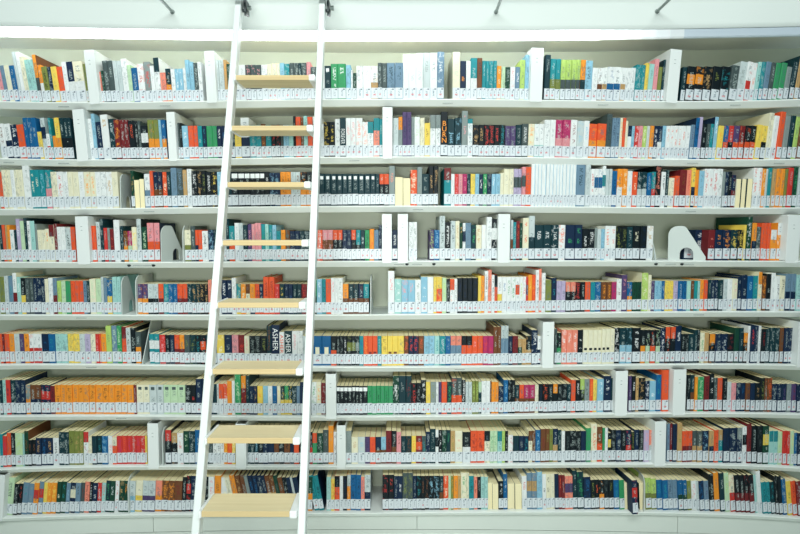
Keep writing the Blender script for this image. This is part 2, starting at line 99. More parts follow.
BASE_Y = [
 [101, 102, 101.2, 99, 98.7, 99.2, 101, 100.5, 99],
 [158, 159.3, 158.6, 157, 156.4, 156.8, 158.3, 158.9, 158.9],
 [208.8, 208.1, 207.3, 206, 205.5, 206, 206.9, 207.3, 207.5],
 [261.9, 261.9, 261.9, 261.3, 260.7, 260.5, 260.4, 260.8, 261],
 [314, 314, 314.3, 314, 313.6, 312.8, 311.4, 310.9, 310.9],
 [363.5, 363.1, 364.2, 365.6, 365.6, 364.7, 363.8, 363.1, 363.8],
 [414.8, 413.7, 414.4, 415, 414.6, 413.2, 412, 411.5, 412.5],
 [467.1, 464.6, 463.8, 464, 463.6, 462.8, 461.7, 462.1, 465.9],
 [515.9, 512.3, 511.5, 511, 509.8, 509.4, 509.2, 510.9, 515.9]]
LEAN = [.20, .165, .11, .09, .06, .07, .05, .03, -.08]
DIVS = [
 (1, 86.5, 97, 50), (1, 205.5, 215.5, 51), (1, 530.5, 543, 48), (1, 668, 680, 49.5),
 (2, 74.5, 86, 109.5), (2, 167.5, 175.8, 112), (2, 382.5, 392.5, 107),
 (4, 76, 89, 216.5), (4, 382, 391.8, 214), (4, 397.7, 408, 214), (4, 498, 510, 214), (4, 786, 801, 215),
 (6, 542.5, 554, 322), (6, 797.5, 810, 322),
 (7, 325.8, 336, 374), (7, 615, 627.8, 371), (7, 672.8, 686.3, 369.5),
 (8, 147.5, 158.5, 423.5), (8, 235.6, 246, 424), (8, 336.8, 345.6, 425.5), (8, 654.5, 666.3, 421.5),
 (9, -9, 3.6, 475)]

# ------------------------------------------------------------------ materials
def lin(c):
    c = c / 255.0
    return c / 12.92 if c <= 0.04045 else ((c + 0.055) / 1.055) ** 2.4
def rgb(t, k=1.0):
    return tuple(min(1.0, lin(v) * k) for v in t) + (1.0,)

class NT:
    def __init__(s, name, rough=0.5, spec=0.35):
        s.m = bpy.data.materials.new(name); s.m.use_nodes = True
        s.t = s.m.node_tree; s.b = s.t.nodes['Principled BSDF']
        s.b.inputs['Roughness'].default_value = rough
        s.b.inputs['Specular IOR Level'].default_value = spec
    def n(s, kind, **kw):
        o = s.t.nodes.new(kind)
        for k, v in kw.items(): setattr(o, k, v)
        return o
    def link(s, a, b): s.t.links.new(a, b)
    def put(s, sock, v):
        if hasattr(v, 'is_linked') or hasattr(v, 'links'): s.link(v, sock)
        else: sock.default_value = v
    def math(s, op, a, b=0.0, c=None):
        o = s.n('ShaderNodeMath', operation=op)
        s.put(o.inputs[0], a); s.put(o.inputs[1], b)
        if c is not None: s.put(o.inputs[2], c)
        return o.outputs[0]
    def mix(s, f, a, b):
        o = s.n('ShaderNodeMix', data_type='RGBA')
        s.put(o.inputs[0], f); s.put(o.inputs[6], a); s.put(o.inputs[7], b)
        return o.outputs[2]
    def noise(s, vec, scale, detail=2.0):
        o = s.n('ShaderNodeTexNoise'); o.inputs['Scale'].default_value = scale; o.inputs['Detail'].default_value = detail
        if vec is not None: s.link(vec, o.inputs['Vector'])
        return o.outputs['Fac']
    def band(s, x, lo, hi):
        return s.math('MULTIPLY', s.math('GREATER_THAN', x, lo), s.math('LESS_THAN', x, hi))
    def color(s, v): s.put(s.b.inputs['Base Color'], v); return s.m

_mats = {}
def plain(name, col, rough=0.5, spec=0.35, var=0.05, scale=12.0):
    if name in _mats: return _mats[name]
    t = NT(name, rough, spec)
    tc = t.n('ShaderNodeTexCoord')
    f = t.noise(tc.outputs['Object'], scale)
    c = rgb(col)
    a = tuple(v * (1 - var) for v in c[:3]) + (1,); b = tuple(min(1, v * (1 + var)) for v in c[:3]) + (1,)
    t.color(t.mix(f, a, b))
    _mats[name] = t.m
    return t.m

AUTO_LIGHT = (176, 190, 186); AUTO_DARK = (84, 104, 112)
def lum(c): return 0.3 * c[0] + 0.6 * c[1] + 0.1 * c[2]

BOOK_K = 1.0
def board_mat(code):
    word, c = PAL[code]
    return plain('cover_' + word.replace(' ', '_'), c, 0.5, 0.25)

def spine_mat(c1, c2, style):
    key = ('spine', c1, c2, style)
    if key in _mats: return _mats[key]
    w1, a = PAL[c1]
    b = PAL[c2][1] if c2 else (AUTO_LIGHT if lum(a) < 110 else AUTO_DARK)
    t = NT('spine_%s_%s' % (w1.replace(' ', '_'), (PAL[c2][0] if c2 else 'titled').replace(' ', '_') + '_' + style), 0.5, 0.25)
    uv = t.n('ShaderNodeUVMap').outputs[0]
    sep = t.n('ShaderNodeSeparateXYZ'); t.link(uv, sep.inputs[0])
    u, v = t.math('FRACT', sep.outputs[0]), sep.outputs[1]
    seed = t.math('FLOOR', sep.outputs[0])
    def vec(su, sv):
        o = t.n('ShaderNodeCombineXYZ')
        t.link(t.math('MULTIPLY', u, su), o.inputs[0]); t.link(t.math('MULTIPLY', v, sv), o.inputs[1])
        t.link(t.math('MULTIPLY', seed, 3.71), o.inputs[2]); return o.outputs[0]
    r0 = t.n('ShaderNodeTexWhiteNoise', noise_dimensions='1D'); t.link(t.math('ADD', seed, 31.5), r0.inputs['W']); rv0 = r0.outputs['Value']
    base = rgb(a)
    dark = tuple(x * 0.76 for x in base[:3]) + (1,)
    col = t.mix(t.noise(vec(1.5, 5.0), 1.0), dark, base)
    art = t.math('MULTIPLY', t.math('GREATER_THAN', t.noise(vec(2.2, 9.0), 1.0, 2.0), 0.58), t.math('GREATER_THAN', rv0, 0.35))
    col = t.mix(t.math('MULTIPLY', art, 0.0 if style in 'pWqdevn' else 0.30), col, rgb(b))
    # printed title: a broken run of letter-like marks along the middle of the spine, another short run below it
    r1 = t.n('ShaderNodeTexWhiteNoise', noise_dimensions='1D'); t.link(seed, r1.inputs['W'])
    rv = r1.outputs['Value']
    lo = t.math('MULTIPLY_ADD', rv, 0.16, 0.36)
    letters = t.math('GREATER_THAN', t.noise(vec(4.0, 38.0), 1.0, 1.0), 0.5)
    body = t.math('MULTIPLY', t.band(u, 0.30, 0.72), t.math('MULTIPLY', t.math('GREATER_THAN', v, lo), t.math('LESS_THAN', v, 0.9)))
    gap = t.math('GREATER_THAN', t.noise(vec(0.2, 5.0), 1.0, 0.0), 0.45)
    text = t.math('MULTIPLY', t.math('MULTIPLY', letters, body), gap)
    if style in 'TBMWsc':
        rng = {'T': (0.68, 1.01), 'B': (0.0, 0.52), 'M': (0.5, 0.78), 'W': (0, 1), 's': (0.0, 0.38), 'c': (0.88, 1.01)}[style]
        blk = t.band(v, *rng)
        edge = t.noise(vec(4.0, 14.0), 1.0)
        b2 = t.mix(edge, tuple(x * 0.6 for x in rgb(b)[:3]) + (1,), rgb(b))
        col = t.mix(blk, col, b2)
        tc = rgb(AUTO_LIGHT if lum(a) < 110 else AUTO_DARK)
        col = t.mix(t.math('MULTIPLY', text, 0.55), col, tc)
    elif style == 'v':
        col = t.mix(t.math('MULTIPLY', t.math('GREATER_THAN', u, 0.80), 0.8), col, rgb(b))
    elif style in 'qden':
        vr, ur = {'q': ((0.82, 0.95), (0.06, 0.94)), 'd': ((0.83, 0.93), (0.25, 0.75)), 'e': ((0.40, 0.47), (0.2, 0.8)), 'n': ((0.36, 0.62), (0.28, 0.72))}[style]
        blk = t.math('MULTIPLY', t.band(v, *vr), t.band(u, *ur))
        tx = t.math('MULTIPLY', text, t.math('LESS_THAN', v, vr[0]))
        col = t.mix(t.math('MULTIPLY', tx, 0.45), col, rgb(AUTO_LIGHT if lum(a) < 110 else AUTO_DARK))
        col = t.mix(blk, col, rgb(b))
    elif style == 'p':
        col = t.mix(t.math('MULTIPLY', text, 0.0), col, base)
    else:
        col = t.mix(t.math('MULTIPLY', text, 0.65 if c2 else (0.45 if lum(a) < 200 else 0.26)), col, rgb(b))
    t.color(col)
    _mats[key] = t.m
    return t.m

def label_mat(red):
    key = ('label', red)
    if key in _mats: return _mats[key]
    t = NT('call_number_sticker' + ('_red_mark' if red else ''), 0.35, 0.4)
    uv = t.n('ShaderNodeUVMap').outputs[0]
    sep = t.n('ShaderNodeSeparateXYZ'); t.link(uv, sep.inputs[0])
    u, v = t.math('FRACT', sep.outputs[0]), sep.outputs[1]
    seed = t.math('FLOOR', sep.outputs[0])
    o = t.n('ShaderNodeCombineXYZ')
    t.link(t.math('MULTIPLY', u, 5.0), o.inputs[0]); t.link(t.math('MULTIPLY', v, 16.0), o.inputs[1]); t.link(t.math('MULTIPLY', seed, 2.3), o.inputs[2])
    nz = t.math('GREATER_THAN', t.noise(o.outputs[0], 1.0, 1.0), 0.5)
    run = t.math('MULTIPLY', t.band(u, 0.38, 0.64), t.band(v, 0.2, 0.86))
    ink = t.math('MULTIPLY', t.math('MULTIPLY', nz, run), 0.62)
    col = t.mix(ink, rgb((209, 216, 220)), rgb((70, 96, 114)))
    dot = t.math('MULTIPLY', t.band(u, 0.62, 0.86), t.band(v, 0.80, 0.93))
    col = t.mix(t.math('MULTIPLY', dot, 0.8), col, rgb((40, 60, 80)))
    if red:
        rd = t.math('MULTIPLY', t.band(u, 0.3, 0.7), t.band(v, 0.26, 0.42))
        col = t.mix(t.math('MULTIPLY', rd, 0.5), col, rgb((214, 60, 60)))
    rim = t.math('SUBTRACT', 1.0, t.band(u, 0.05, 0.95))
    col = t.mix(t.math('MULTIPLY', rim, 0.45), col, rgb((120, 132, 150)))
    t.color(col)
    _mats[key] = t.m
    return t.m

def page_mat(top_dir=True):
    key = 'page_edges'
    if key in _mats: return _mats[key]
    t = NT('page_edges', 0.8, 0.1)
    uv = t.n('ShaderNodeUVMap').outputs[0]
    sep = t.n('ShaderNodeSeparateXYZ'); t.link(uv, sep.inputs[0])
    o = t.n('ShaderNodeCombineXYZ')
    t.link(t.math('MULTIPLY', sep.outputs[0], 9.0), o.inputs[0]); t.link(t.math('MULTIPLY', sep.outputs[1], 0.8), o.inputs[1])
    f = t.noise(o.outputs[0], 1.0, 3.0)
    col = t.mix(f, rgb((226, 210, 160)), rgb((248, 240, 204)))
    t.color(col); _mats[key] = t.m
    return t.m

M_SHELF = plain('white_painted_steel', (238, 243, 239), 0.45, 0.4, 0.02, 3.0)
M_BACK = plain('back_panel_grey_green', (203, 211, 194), 0.6, 0.3, 0.02, 3.0)
M_SOFFIT = plain('soffit_white', (228, 233, 230), 0.7, 0.2, 0.02, 2.0)
M_WALL = plain('white_plaster', (217, 224, 220), 0.8, 0.2, 0.03, 2.0)
M_DIV = plain('divider_white_enamel', (224, 229, 227), 0.4, 0.4, 0.02, 6.0)
M_BEND = plain('bookend_pale_grey', (200, 208, 204), 0.4, 0.4, 0.02, 6.0)
M_RAILW = plain('ladder_white_enamel', (224, 230, 228), 0.35, 0.5, 0.015, 6.0)
M_PLAST = plain('white_plastic', (236, 239, 238), 0.4, 0.5, 0.015, 9.0)
M_DARK = plain('black_metal', (22, 38, 40), 0.4, 0.5, 0.06, 40.0)
M_SLOT = plain('slot_shade_and_print_grey', (120, 132, 134), 0.6, 0.2, 0.05, 40.0)  # flat grey paints the shade in divider slots; also the printed shelf strips
M_GREY = plain('galvanised_steel', (120, 132, 128), 0.35, 0.6, 0.08, 40.0)
M_FLOOR = plain('pale_floor', (228, 232, 226), 0.5, 0.3, 0.05, 3.0)
M_PLINTH = plain('plinth_grey_paint', (206, 213, 206), 0.55, 0.3, 0.03, 2.5)

def wood_mat():
    t = NT('birch_plywood', 0.5, 0.3)
    tc = t.n('ShaderNodeTexCoord'); mp = t.n('ShaderNodeMapping')
    t.link(tc.outputs['Object'], mp.inputs['Vector']); mp.inputs['Scale'].default_value = (3.0, 60.0, 120.0)
    f = t.noise(mp.outputs[0], 1.0, 4.0)
    t.color(t.mix(f, rgb((214, 196, 150)), rgb((234, 220, 182))))
    return t.m
def wood_edge_mat():
    t = NT('plywood_edge', 0.6, 0.25)
    tc = t.n('ShaderNodeTexCoord'); mp = t.n('ShaderNodeMapping')
    t.link(tc.outputs['Object'], mp.inputs['Vector']); mp.inputs['Scale'].default_value = (1.5, 8.0, 330.0)
    f = t.noise(mp.outputs[0], 1.0, 2.0)
    t.color(t.mix(f, rgb((190, 163, 114)), rgb((226, 206, 160))))
    return t.m
M_WOOD, M_WEDGE = wood_mat(), wood_edge_mat()

def emis(name, col, strength):
    m = bpy.data.materials.new(name); m.use_nodes = True
    b = m.node_tree.nodes['Principled BSDF']
    b.inputs['Base Color'].default_value = (0.8, 0.84, 0.86, 1)
    b.inputs['Roughness'].default_value = 0.5
    b.inputs['Emission Color'].default_value = col
    b.inputs['Emission Strength'].default_value = strength
    return m

# ------------------------------------------------------------------ mesh helpers
class MB:
    def __init__(s): s.v, s.f, s.mi, s.uv, s.mats = [], [], [], [], []
    def slot(s, m):
        if m not in s.mats: s.mats.append(m)
        return s.mats.index(m)
    def face(s, pts, m, uvs=None):
        i = len(s.v); s.v.extend(tuple(p) for p in pts)
        s.f.append(tuple(range(i, i + len(pts)))); s.mi.append(s.slot(m))
        s.uv.extend(uvs if uvs else [(0.0, 0.0)] * len(pts))
    def prism(s, outline, z0, z1, m, skip=()):      # outline counter-clockwise from above
        n = len(outline)
        i = len(s.v)
        s.v.extend((x, y, z0) for x, y in outline); s.v.extend((x, y, z1) for x, y in outline)
        k = s.slot(m)
        for a in range(n):
            if a in skip: continue
            b = (a + 1) % n
            s.f.append((i + a, i + b, i + n + b, i + n + a)); s.mi.append(k); s.uv.extend([(0, 0)] * 4)
        s.f.append(tuple(i + n + a for a in range(n))); s.mi.append(k); s.uv.extend([(0, 0)] * n)
        s.f.append(tuple(i + a for a in reversed(range(n)))); s.mi.append(k); s.uv.extend([(0, 0)] * n)
    def box(s, x0, x1, y0, y1, z0, z1, m):
        s.prism([(x0, y0), (x1, y0), (x1, y1), (x0, y1)], z0, z1, m)
    def bbox(s, x0, x1, y0, y1, z0, z1, m, r=0.003):   # box with chamfered edges, all round
        import bmesh
        bm = bmesh.new(); bmesh.ops.create_cube(bm, size=1.0)
        for v in bm.verts:
            v.co = Vector(((x0 + x1) / 2 + v.co.x * (x1 - x0), (y0 + y1) / 2 + v.co.y * (y1 - y0), (z0 + z1) / 2 + v.co.z * (z1 - z0)))
        bmesh.ops.bevel(bm, geom=list(bm.edges), offset=r, segments=2, affect='EDGES', profile=0.5)
        i = len(s.v); bm.verts.ensure_lookup_table()
        s.v.extend(tuple(v.co) for v in bm.verts); k = s.slot(m)
        for f in bm.faces:
            s.f.append(tuple(i + v.index for v in f.verts)); s.mi.append(k); s.uv.extend([(0, 0)] * len(f.verts))
        bm.free()
    def tube(s, p, q, r, m, n=14):
        p, q = Vector(p), Vector(q); d = (q - p).normalized()
        a = d.orthogonal().normalized(); b = d.cross(a)
        i = len(s.v); k = s.slot(m)
        for e in (p, q):
            for j in range(n):
                t = 2 * math.pi * j / n
                s.v.append(tuple(e + (a * math.cos(t) + b * math.sin(t)) * r))
        for j in range(n):
            l = (j + 1) % n
            s.f.append((i + j, i + l, i + n + l, i + n + j)); s.mi.append(k); s.uv.extend([(0, 0)] * 4)
        s.f.append(tuple(i + n + j for j in range(n))); s.mi.append(k); s.uv.extend([(0, 0)] * n)
        s.f.append(tuple(i + j for j in reversed(range(n)))); s.mi.append(k); s.uv.extend([(0, 0)] * n)
    def add(s, o, M):
        i = len(s.v)
        s.v.extend(tuple(M @ Vector(p)) for p in o.v)
        s.f.extend(tuple(i + j for j in f) for f in o.f)
        mp = [s.slot(m) for m in o.mats]
        s.mi.extend(mp[k] for k in o.mi); s.uv.extend(o.uv)
    def mesh(s, name):
        me = bpy.data.meshes.new(name)
        me.from_pydata(s.v, [], s.f)
        for m in s.mats: me.materials.append(m)
        me.polygons.foreach_set('material_index', s.mi)
        l = me.uv_layers.new(name='UVMap')
        l.data.foreach_set('uv', [c for p in s.uv for c in p])
        me.update()
        return me
    def build(s, name, parent=None, M=None):
        o = bpy.data.objects.new(name, s.mesh(name)); COL.objects.link(o)
        if parent is not None: o.parent = parent
        elif M is not None: o.matrix_world = M
        return o

def tag(o, label, cat, group=None):
    o['label'] = label; o['category'] = cat
    if group: o['group'] = group
    return o
def thing(name, label, cat, M=None, group=None):
    o = bpy.data.objects.new(name, None); COL.objects.link(o)
    o.empty_display_size = 0.05
    if M is not None: o.matrix_world = M
    return tag(o, label, cat, group)
def struct(o):
    o['kind'] = 'structure'; return o

def arc_frame(a, depth, z, lean=0.0):
    p = wpos(a, depth, z)
    X = a * RAD
    turn = 0.07 * X if X > 0 else 0.0              # things on the right half stand turned a little towards the middle
    return Matrix.Translation(p) @ Matrix.Rotation(turn, 4, 'Z') @ Matrix.Rotation(lean, 4, 'Y')

# ------------------------------------------------------------------ shelf heights along the wall
ZPOLY = []
for r in range(9):
    aa, zz = zip(*[on_wall(x, y, 0.0 if r < 4 else BOOK_D) for x, y in zip(BASE_X, BASE_Y[r])])
    ZPOLY.append(np.polyfit(np.array(aa) * 10, np.array(zz), 4))
def shelf_z(r, a):
    lim = on_wall(830, 232)[0]
    a = max(-lim, min(lim, a))
    return float(np.polyval(ZPOLY[r], a * 10))

A_END = on_wall(905, 232)[0]
ANG = [-A_END + 2 * A_END * i / 60 for i in range(61)]

def sweep(mb, prof, zf, m, a0=-A_END, a1=A_END, n=60):
    """sweep a (depth, dz) profile, clockwise seen from +X end, along the curved wall"""
    P = []
    for i in range(n + 1):
        a = a0 + (a1 - a0) * i / n; z = zf(a)
        P.append([wpos(a, d, z + dz) for d, dz in prof])
    k = len(prof)
    i0 = len(mb.v); mb.v.extend(tuple(p) for row in P for p in row); s = mb.slot(m)
    for i in range(n):
        for j in range(k):
            l = (j + 1) % k
            mb.f.append((i0 + i * k + j, i0 + i * k + l, i0 + (i + 1) * k + l, i0 + (i + 1) * k + j)); mb.mi.append(s); mb.uv.extend([(0, 0)] * 4)
    mb.f.append(tuple(i0 + j for j in reversed(range(k)))); mb.mi.append(s); mb.uv.extend([(0, 0)] * k)
    mb.f.append(tuple(i0 + n * k + j for j in range(k))); mb.mi.append(s); mb.uv.extend([(0, 0)] * k)

# ------------------------------------------------------------------ the bookcase
case = thing('bookcase', 'tall white curved steel bookcase of nine shelves packed with library books', 'bookcase', Matrix.Translation(wpos(0, 0.1, 0)))
inv_case = case.matrix_world.inverted()
def case_part(mb, name, label=None):
    o = mb.build(name, case); o.matrix_parent_inverse = inv_case
    if label: o['label'] = label
    return o
bpy.context.view_layer.update()
inv_case = case.matrix_world.inverted()
SH = [(0.0, 0.0), (0.0, -0.005), (0.031, -0.034), (0.06, -0.034), (0.06, -0.02), (SHELF_D, -0.02), (SHELF_D, 0.0)]
ORD = ['top', 'second', 'third', 'fourth', 'fifth', 'sixth', 'seventh', 'eighth', 'bottom']
for r in range(9):
    mb = MB(); sweep(mb, SH, lambda a, r=r: shelf_z(r, a), M_SHELF)
    case_part(mb, 'shelf')
zt = on_wall(400, 40.5)[1]                      # underside of the light strip and soffit
zp0 = on_wall(400, 529.5, 0.03)[1]
mb = MB(); sweep(mb, [(SHELF_D, 0), (SHELF_D, zt + 0.025), (SHELF_D + 0.02, zt + 0.025), (SHELF_D + 0.02, 0)], lambda a: 0.02, M_BACK)
case_part(mb, 'back_panel')
# plinth boards under the bottom shelf, with fine joints
seams = [-A_END] + [on_wall(x, 520, 0.03)[0] for x in (153, 417, 678)] + [A_END]
for s0, s1 in zip(seams[:-1], seams[1:]):
    mb = MB()
    sweep(mb, [(0.034, 0), (0.034, 1.0), (0.06, 1.0), (0.06, 0)], lambda a: 0.0, M_PLINTH, s0 + 0.00004, s1 - 0.00004, 14)
    for i in range(0, len(mb.v), 4):
        a = math.atan2(mb.v[i][0], mb.v[i][1] - CY)
        ztop = shelf_z(8, a) - 0.036
        for j, zz in ((0, zp0), (1, ztop), (2, ztop), (3, zp0)):
            mb.v[i + j] = (mb.v[i + j][0], mb.v[i + j][1], zz)
    case_part(mb, 'plinth_board')
mb = MB(); sweep(mb, [(0.036, 0.0), (0.036, zp0 - 0.004), (0.06, zp0 - 0.004), (0.06, 0.0)], lambda a: 0.0, M_PLINTH)
case_part(mb, 'kickboard')
# bolts and small printed strips on the shelf fronts
def face_frame(px, r):
    a = on_wall(px, BASE_Y[r][4], 0.0)[0]
    z = shelf_z(r, a)
    return Matrix.Translation(wpos(a, 0.0155, z - 0.0195)) @ Matrix.Rotation(-a, 4, 'Z') @ Matrix.Rotation(math.radians(-46.9), 4, 'X')
for px in (128, 152.5, 407, 434, 657, 683):
    mb = MB(); mb.tube((0, 0.001, 0), (0, -0.006, 0), 0.0095, M_DARK, 18)
    mb.tube((0, -0.006, 0), (0, -0.008, 0), 0.005, M_DARK, 6)
    o = MB(); o.add(mb, face_frame(px, 3)); case_part(o, 'bolt', 'black bolt head')
for r, pxs in enumerate([(62, 164, 448, 604, 737), (7, 62, 354, 694, 781), (148, 418, 692), (137, 145, 399, 417, 672, 690), (80, 230, 700), (90, 460), (120, 640)]):
    for px in pxs:
        mb = MB(); mb.box(-0.028, 0.028, -0.0004, 0.0003, -0.0022, 0.0022, M_SLOT)
        o = MB(); o.add(mb, face_frame(px, r)); case_part(o, 'shelf_marking')

# ------------------------------------------------------------------ wall above, soffit, light strip, floor
zs1 = on_wall(400, 31, -0.03)[1]; zs0 = on_wall(400, 40, -0.03)[1]
mb = MB(); zm = on_wall(400, 5.5, -0.01)[1]
sweep(mb, [(-0.038, zs1 - 0.002), (-0.038, zm - 0.001), (-0.0365, zm), (-0.0365, 3.6), (0.02, 3.6), (0.02, zs1 - 0.002)], lambda a: 0.0, M_WALL)
w = struct(mb.build('wall_back')); w['label'] = 'white plaster wall band above the bookcase'
mb = MB(); sweep(mb, [(-0.0125, zs1 + 0.03), (SHELF_D + 0.02, zs1 + 0.03), (SHELF_D + 0.02, zs1), (-0.0125, zs1)][::-1], lambda a: 0.0, M_SOFFIT)
struct(mb.build('ceiling'))['label'] = 'white soffit over the top shelf'
mb = MB(); mb.box(-6, 6, -5, 4.2, -0.03, 0.0, M_FLOOR)
struct(mb.build('floor'))
STRIP = thing('light_strip', 'long curved white lighting strip glowing along the wall over the top shelf', 'light', Matrix.Translation(wpos(0, -0.02, zs0)))
bpy.context.view_layer.update(); inv_s = STRIP.matrix_world.inverted()
def strip_part(name, px0, px1, mat, n):
    mb = MB(); sweep(mb, [(-0.034, zs0 + 0.006), (-0.034, zs1 - 0.004), (-0.012, zs1 - 0.004), (-0.012, zs0), (-0.028, zs0)], lambda a: 0.0, mat,
                     on_wall(px0, 36, -0.03)[0], on_wall(px1, 36, -0.03)[0], n)
    o = mb.build(name, STRIP); o.matrix_parent_inverse = inv_s; return o
STRIP_W = 8.0
strip_part('lit_diffuser', -200, 600, emis('strip_glow', (0.95, 0.98, 1.0, 1), STRIP_W), 40)
for i, k in enumerate((0.2, 0.125, 0.08, 0.05, 0.03, 0.015)):
    strip_part('fade_segment', 600 + i * 14, 614 + i * 14, emis('strip_glow_fading', (0.9, 0.97, 1.0, 1), STRIP_W * k), 2)  # emission stepped down piece by piece to paint the glow fading along the diffuser
strip_part('unlit_diffuser', 684, 905, plain('opal_diffuser', (214, 226, 238), 0.4, 0.4, 0.02), 14)['label'] = 'unlit bluish white end of the strip'

# ------------------------------------------------------------------ dividers
def divider_mesh(w, h, d):
    mb = MB()
    t = 0.003
    mb.bbox(-w / 2, w / 2, -0.004, 0.0, -0.013, h, M_DIV, 0.0012)
    mb.box(-w / 2, -w / 2 + t, 0.0, d, 0.0, h, M_DIV)
    mb.box(w / 2 - t, w / 2, 0.0, d, 0.0, h, M_DIV)
    return mb
HW = ['top', 'second', 'third', 'fourth', 'fifth', 'sixth', 'seventh', 'eighth', 'bottom']
def div_label(r, xl, k, n):
    row = [d for d in DIVS if d[0] == r]
    near = {True: 'left', False: 'right'}[xl < 400]
    if n == 1: pos = 'only one on the'
    else: pos = ['first', 'second', 'third', 'fourth', 'fifth'][k] + ' from the left on the'
    return 'white box divider between books, %s %s shelf' % (pos, HW[r - 1])
cnt = {}
DIV_OBJ = []
for r, xl, xr, yt in DIVS:
    k = cnt.get(r, 0); cnt[r] = k + 1; n = sum(1 for d in DIVS if d[0] == r)
    xm = (xl + xr) / 2
    ym = BASE_Y[r - 1][4] - 22
    a0 = on_wall(xl, ym, -0.004)[0]; a1 = on_wall(xr, ym, -0.004)[0]
    u = (xm - 400) / 400
    ln = (LEAN[r - 1] - 0.04) * abs(u) ** 1.5 * (1 if u > 0 else -1) * 0.8
    a = (a0 + a1) / 2
    zb = shelf_z(r - 1, a); zt_ = on_wall(xm, yt, -0.004)[1]
    h = zt_ - zb; w = (a1 - a0) * RAD
    a -= ln * (h * 0.45) / RAD
    M = arc_frame(a, 0.0, zb + abs(math.tan(ln)) * w / 2, ln)
    d = thing('shelf_divider', div_label(r, xl, k, n), 'divider', M, 'white box dividers on the shelves')
    divider_mesh(w, h, 0.29).build('channel', d)
    for zz in (0.055, 0.075):
        mb = MB(); mb.box(-0.007, 0.003, -0.0046, -0.0038, h - zz - 0.001, h - zz + 0.001, M_SLOT); mb.build('slot', d)['label'] = 'small grey slot'
    DIV_OBJ.append((r, xl, xr))

# ------------------------------------------------------------------ bookends
def plate_outline(L, H, slant, R=0.05, hole=0.62, hw=0.03):
    """outline in (s along the base, z): one end upright with a rounded corner, the other slanted; thumb arch near the slanted end"""
    top = L * 0.52 if slant else L
    pts = [(0, 0)]
    pts += [(0, H - R)] + [(R - R * math.cos(t), H - R + R * math.sin(t)) for t in [math.pi / 2 * i / 8 for i in range(1, 9)]]
    r2 = 0.03
    pts += [(top - r2, H)] + [(top - r2 + r2 * math.sin(t), H - r2 + r2 * math.cos(t)) for t in [math.pi / 3 * i / 5 for i in range(1, 6)]]
    pts += [(L, 0.02), (L, 0)]
    hx, hh = L * hole, 0.070
    arch = [(hx + hw, 0.004), (hx + hw, hh - hw)] + [(hx + hw * math.cos(t), hh - hw + hw * math.sin(t)) for t in [math.pi * i / 10 for i in range(1, 10)]] + [(hx - hw, hh - hw), (hx - hw, 0.004)]
    return pts, arch
def bookend(label, P0, P1, z, H, slant=True, t=0.004, foot=0.09, hole=0.62, hw=0.03):
    v = Vector((P1[0] - P0[0], P1[1] - P0[1], 0)); L = v.length
    M = Matrix.Translation((P0[0], P0[1], z)) @ Matrix.Rotation(math.atan2(v.y, v.x), 4, 'Z')
    b = thing('bookend', label, 'bookend', M, 'white steel bookends')
    pts, arch = plate_outline(L, H, slant, 0.05, hole, hw)
    import bmesh
    from mathutils.geometry import tessellate_polygon
    loops = [[Vector((x, 0, zz)) for x, zz in pts], [Vector((x, 0, zz)) for x, zz in arch]]
    flat = [p for l in loops for p in l]
    tris = tessellate_polygon(loops)
    mb = MB(); n = len(flat); k = mb.slot(M_BEND)
    for y in (-t / 2, t / 2): mb.v.extend((p.x, y, p.z) for p in flat)
    for tri in tris:
        a_, b_, c_ = (flat[q] for q in tri)
        nrm = (b_ - a_).cross(c_ - a_)
        tri = tuple(tri) if nrm.y < 0 else tuple(reversed(tri))
        mb.f.append(tri); mb.mi.append(k); mb.uv.extend([(0, 0)] * 3)
        mb.f.append(tuple(n + q for q in reversed(tri))); mb.mi.append(k); mb.uv.extend([(0, 0)] * 3)
    o = 0
    for l in loops:
        m_ = len(l)
        for q in range(m_):
            mb.f.append((o + q, o + (q + 1) % m_, n + o + (q + 1) % m_, n + o + q)); mb.mi.append(k); mb.uv.extend([(0, 0)] * 4)
        o += m_
    mb.build('upright_plate', b)
    mb = MB(); y0, y1 = (0, foot) if foot > 0 else (foot, 0)
    mb.box(0.01, L - 0.01, y0, y1, 0.0002, 0.0009, M_BEND); mb.build('foot_plate', b)
    return b
def yz_end(label, r, px, ytop, L, slant_front=False, foot=0.09, slant=True):
    a, _ = on_wall(px, BASE_Y[r - 1][4] - 10, 0.004); z = shelf_z(r - 1, a); H = on_wall(px, ytop, 0.004)[1] - z
    p, q = wpos(a, 0.004, 0), wpos(a, 0.004 + L, 0)
    if slant_front: p, q, foot = q, p, -foot
    return bookend(label, (p.x, p.y), (q.x, q.y), z, H, slant, foot=foot)
yz_end('white steel bookend beside a long run of cream books, third shelf', 3, 120.5, 173, 0.16, foot=0.0015, slant=False)
# fourth shelf: two near the left, two round the empty space on the right
a = on_wall(161, 250, 0.004)[0]; z = shelf_z(3, a)
p = wpos(a, 0.006, 0); q = at_depth(184.5, 258, wpos(a, 0.21, 0).y)
bookend('white arched bookend with dark thumb hole, left part of fourth shelf', (p.x, p.y), (q.x, q.y), z, on_wall(165, 225.5, 0.01)[1] - z, True, foot=-0.07)
yz_end('thin white bookend edge between arched bookend and cream book, fourth shelf', 4, 183, 225.5, 0.2, foot=-0.0015)
yz_end('white slanted bookend holding books left of the empty gap, fourth shelf', 4, 656, 232, 0.15, True, foot=0.0015)
a = on_wall(690, 250, 0.1)[0]; z = shelf_z(3, a)
p = at_depth(667.8, 258, wpos(a, 0.10, 0).y); q = at_depth(705.5, 262, wpos(a, 0.002, 0).y)
bookend('large white arched bookend right of the empty gap, fourth shelf', (p.x, p.y), (q.x, q.y), z, on_wall(690, 226, 0.08)[1] - z, True, foot=0.05, hole=0.5, hw=0.034)
yz_end('white rounded bookend right of pale teal books, fifth shelf', 5, 121.8, 277, 0.2, foot=0.001)
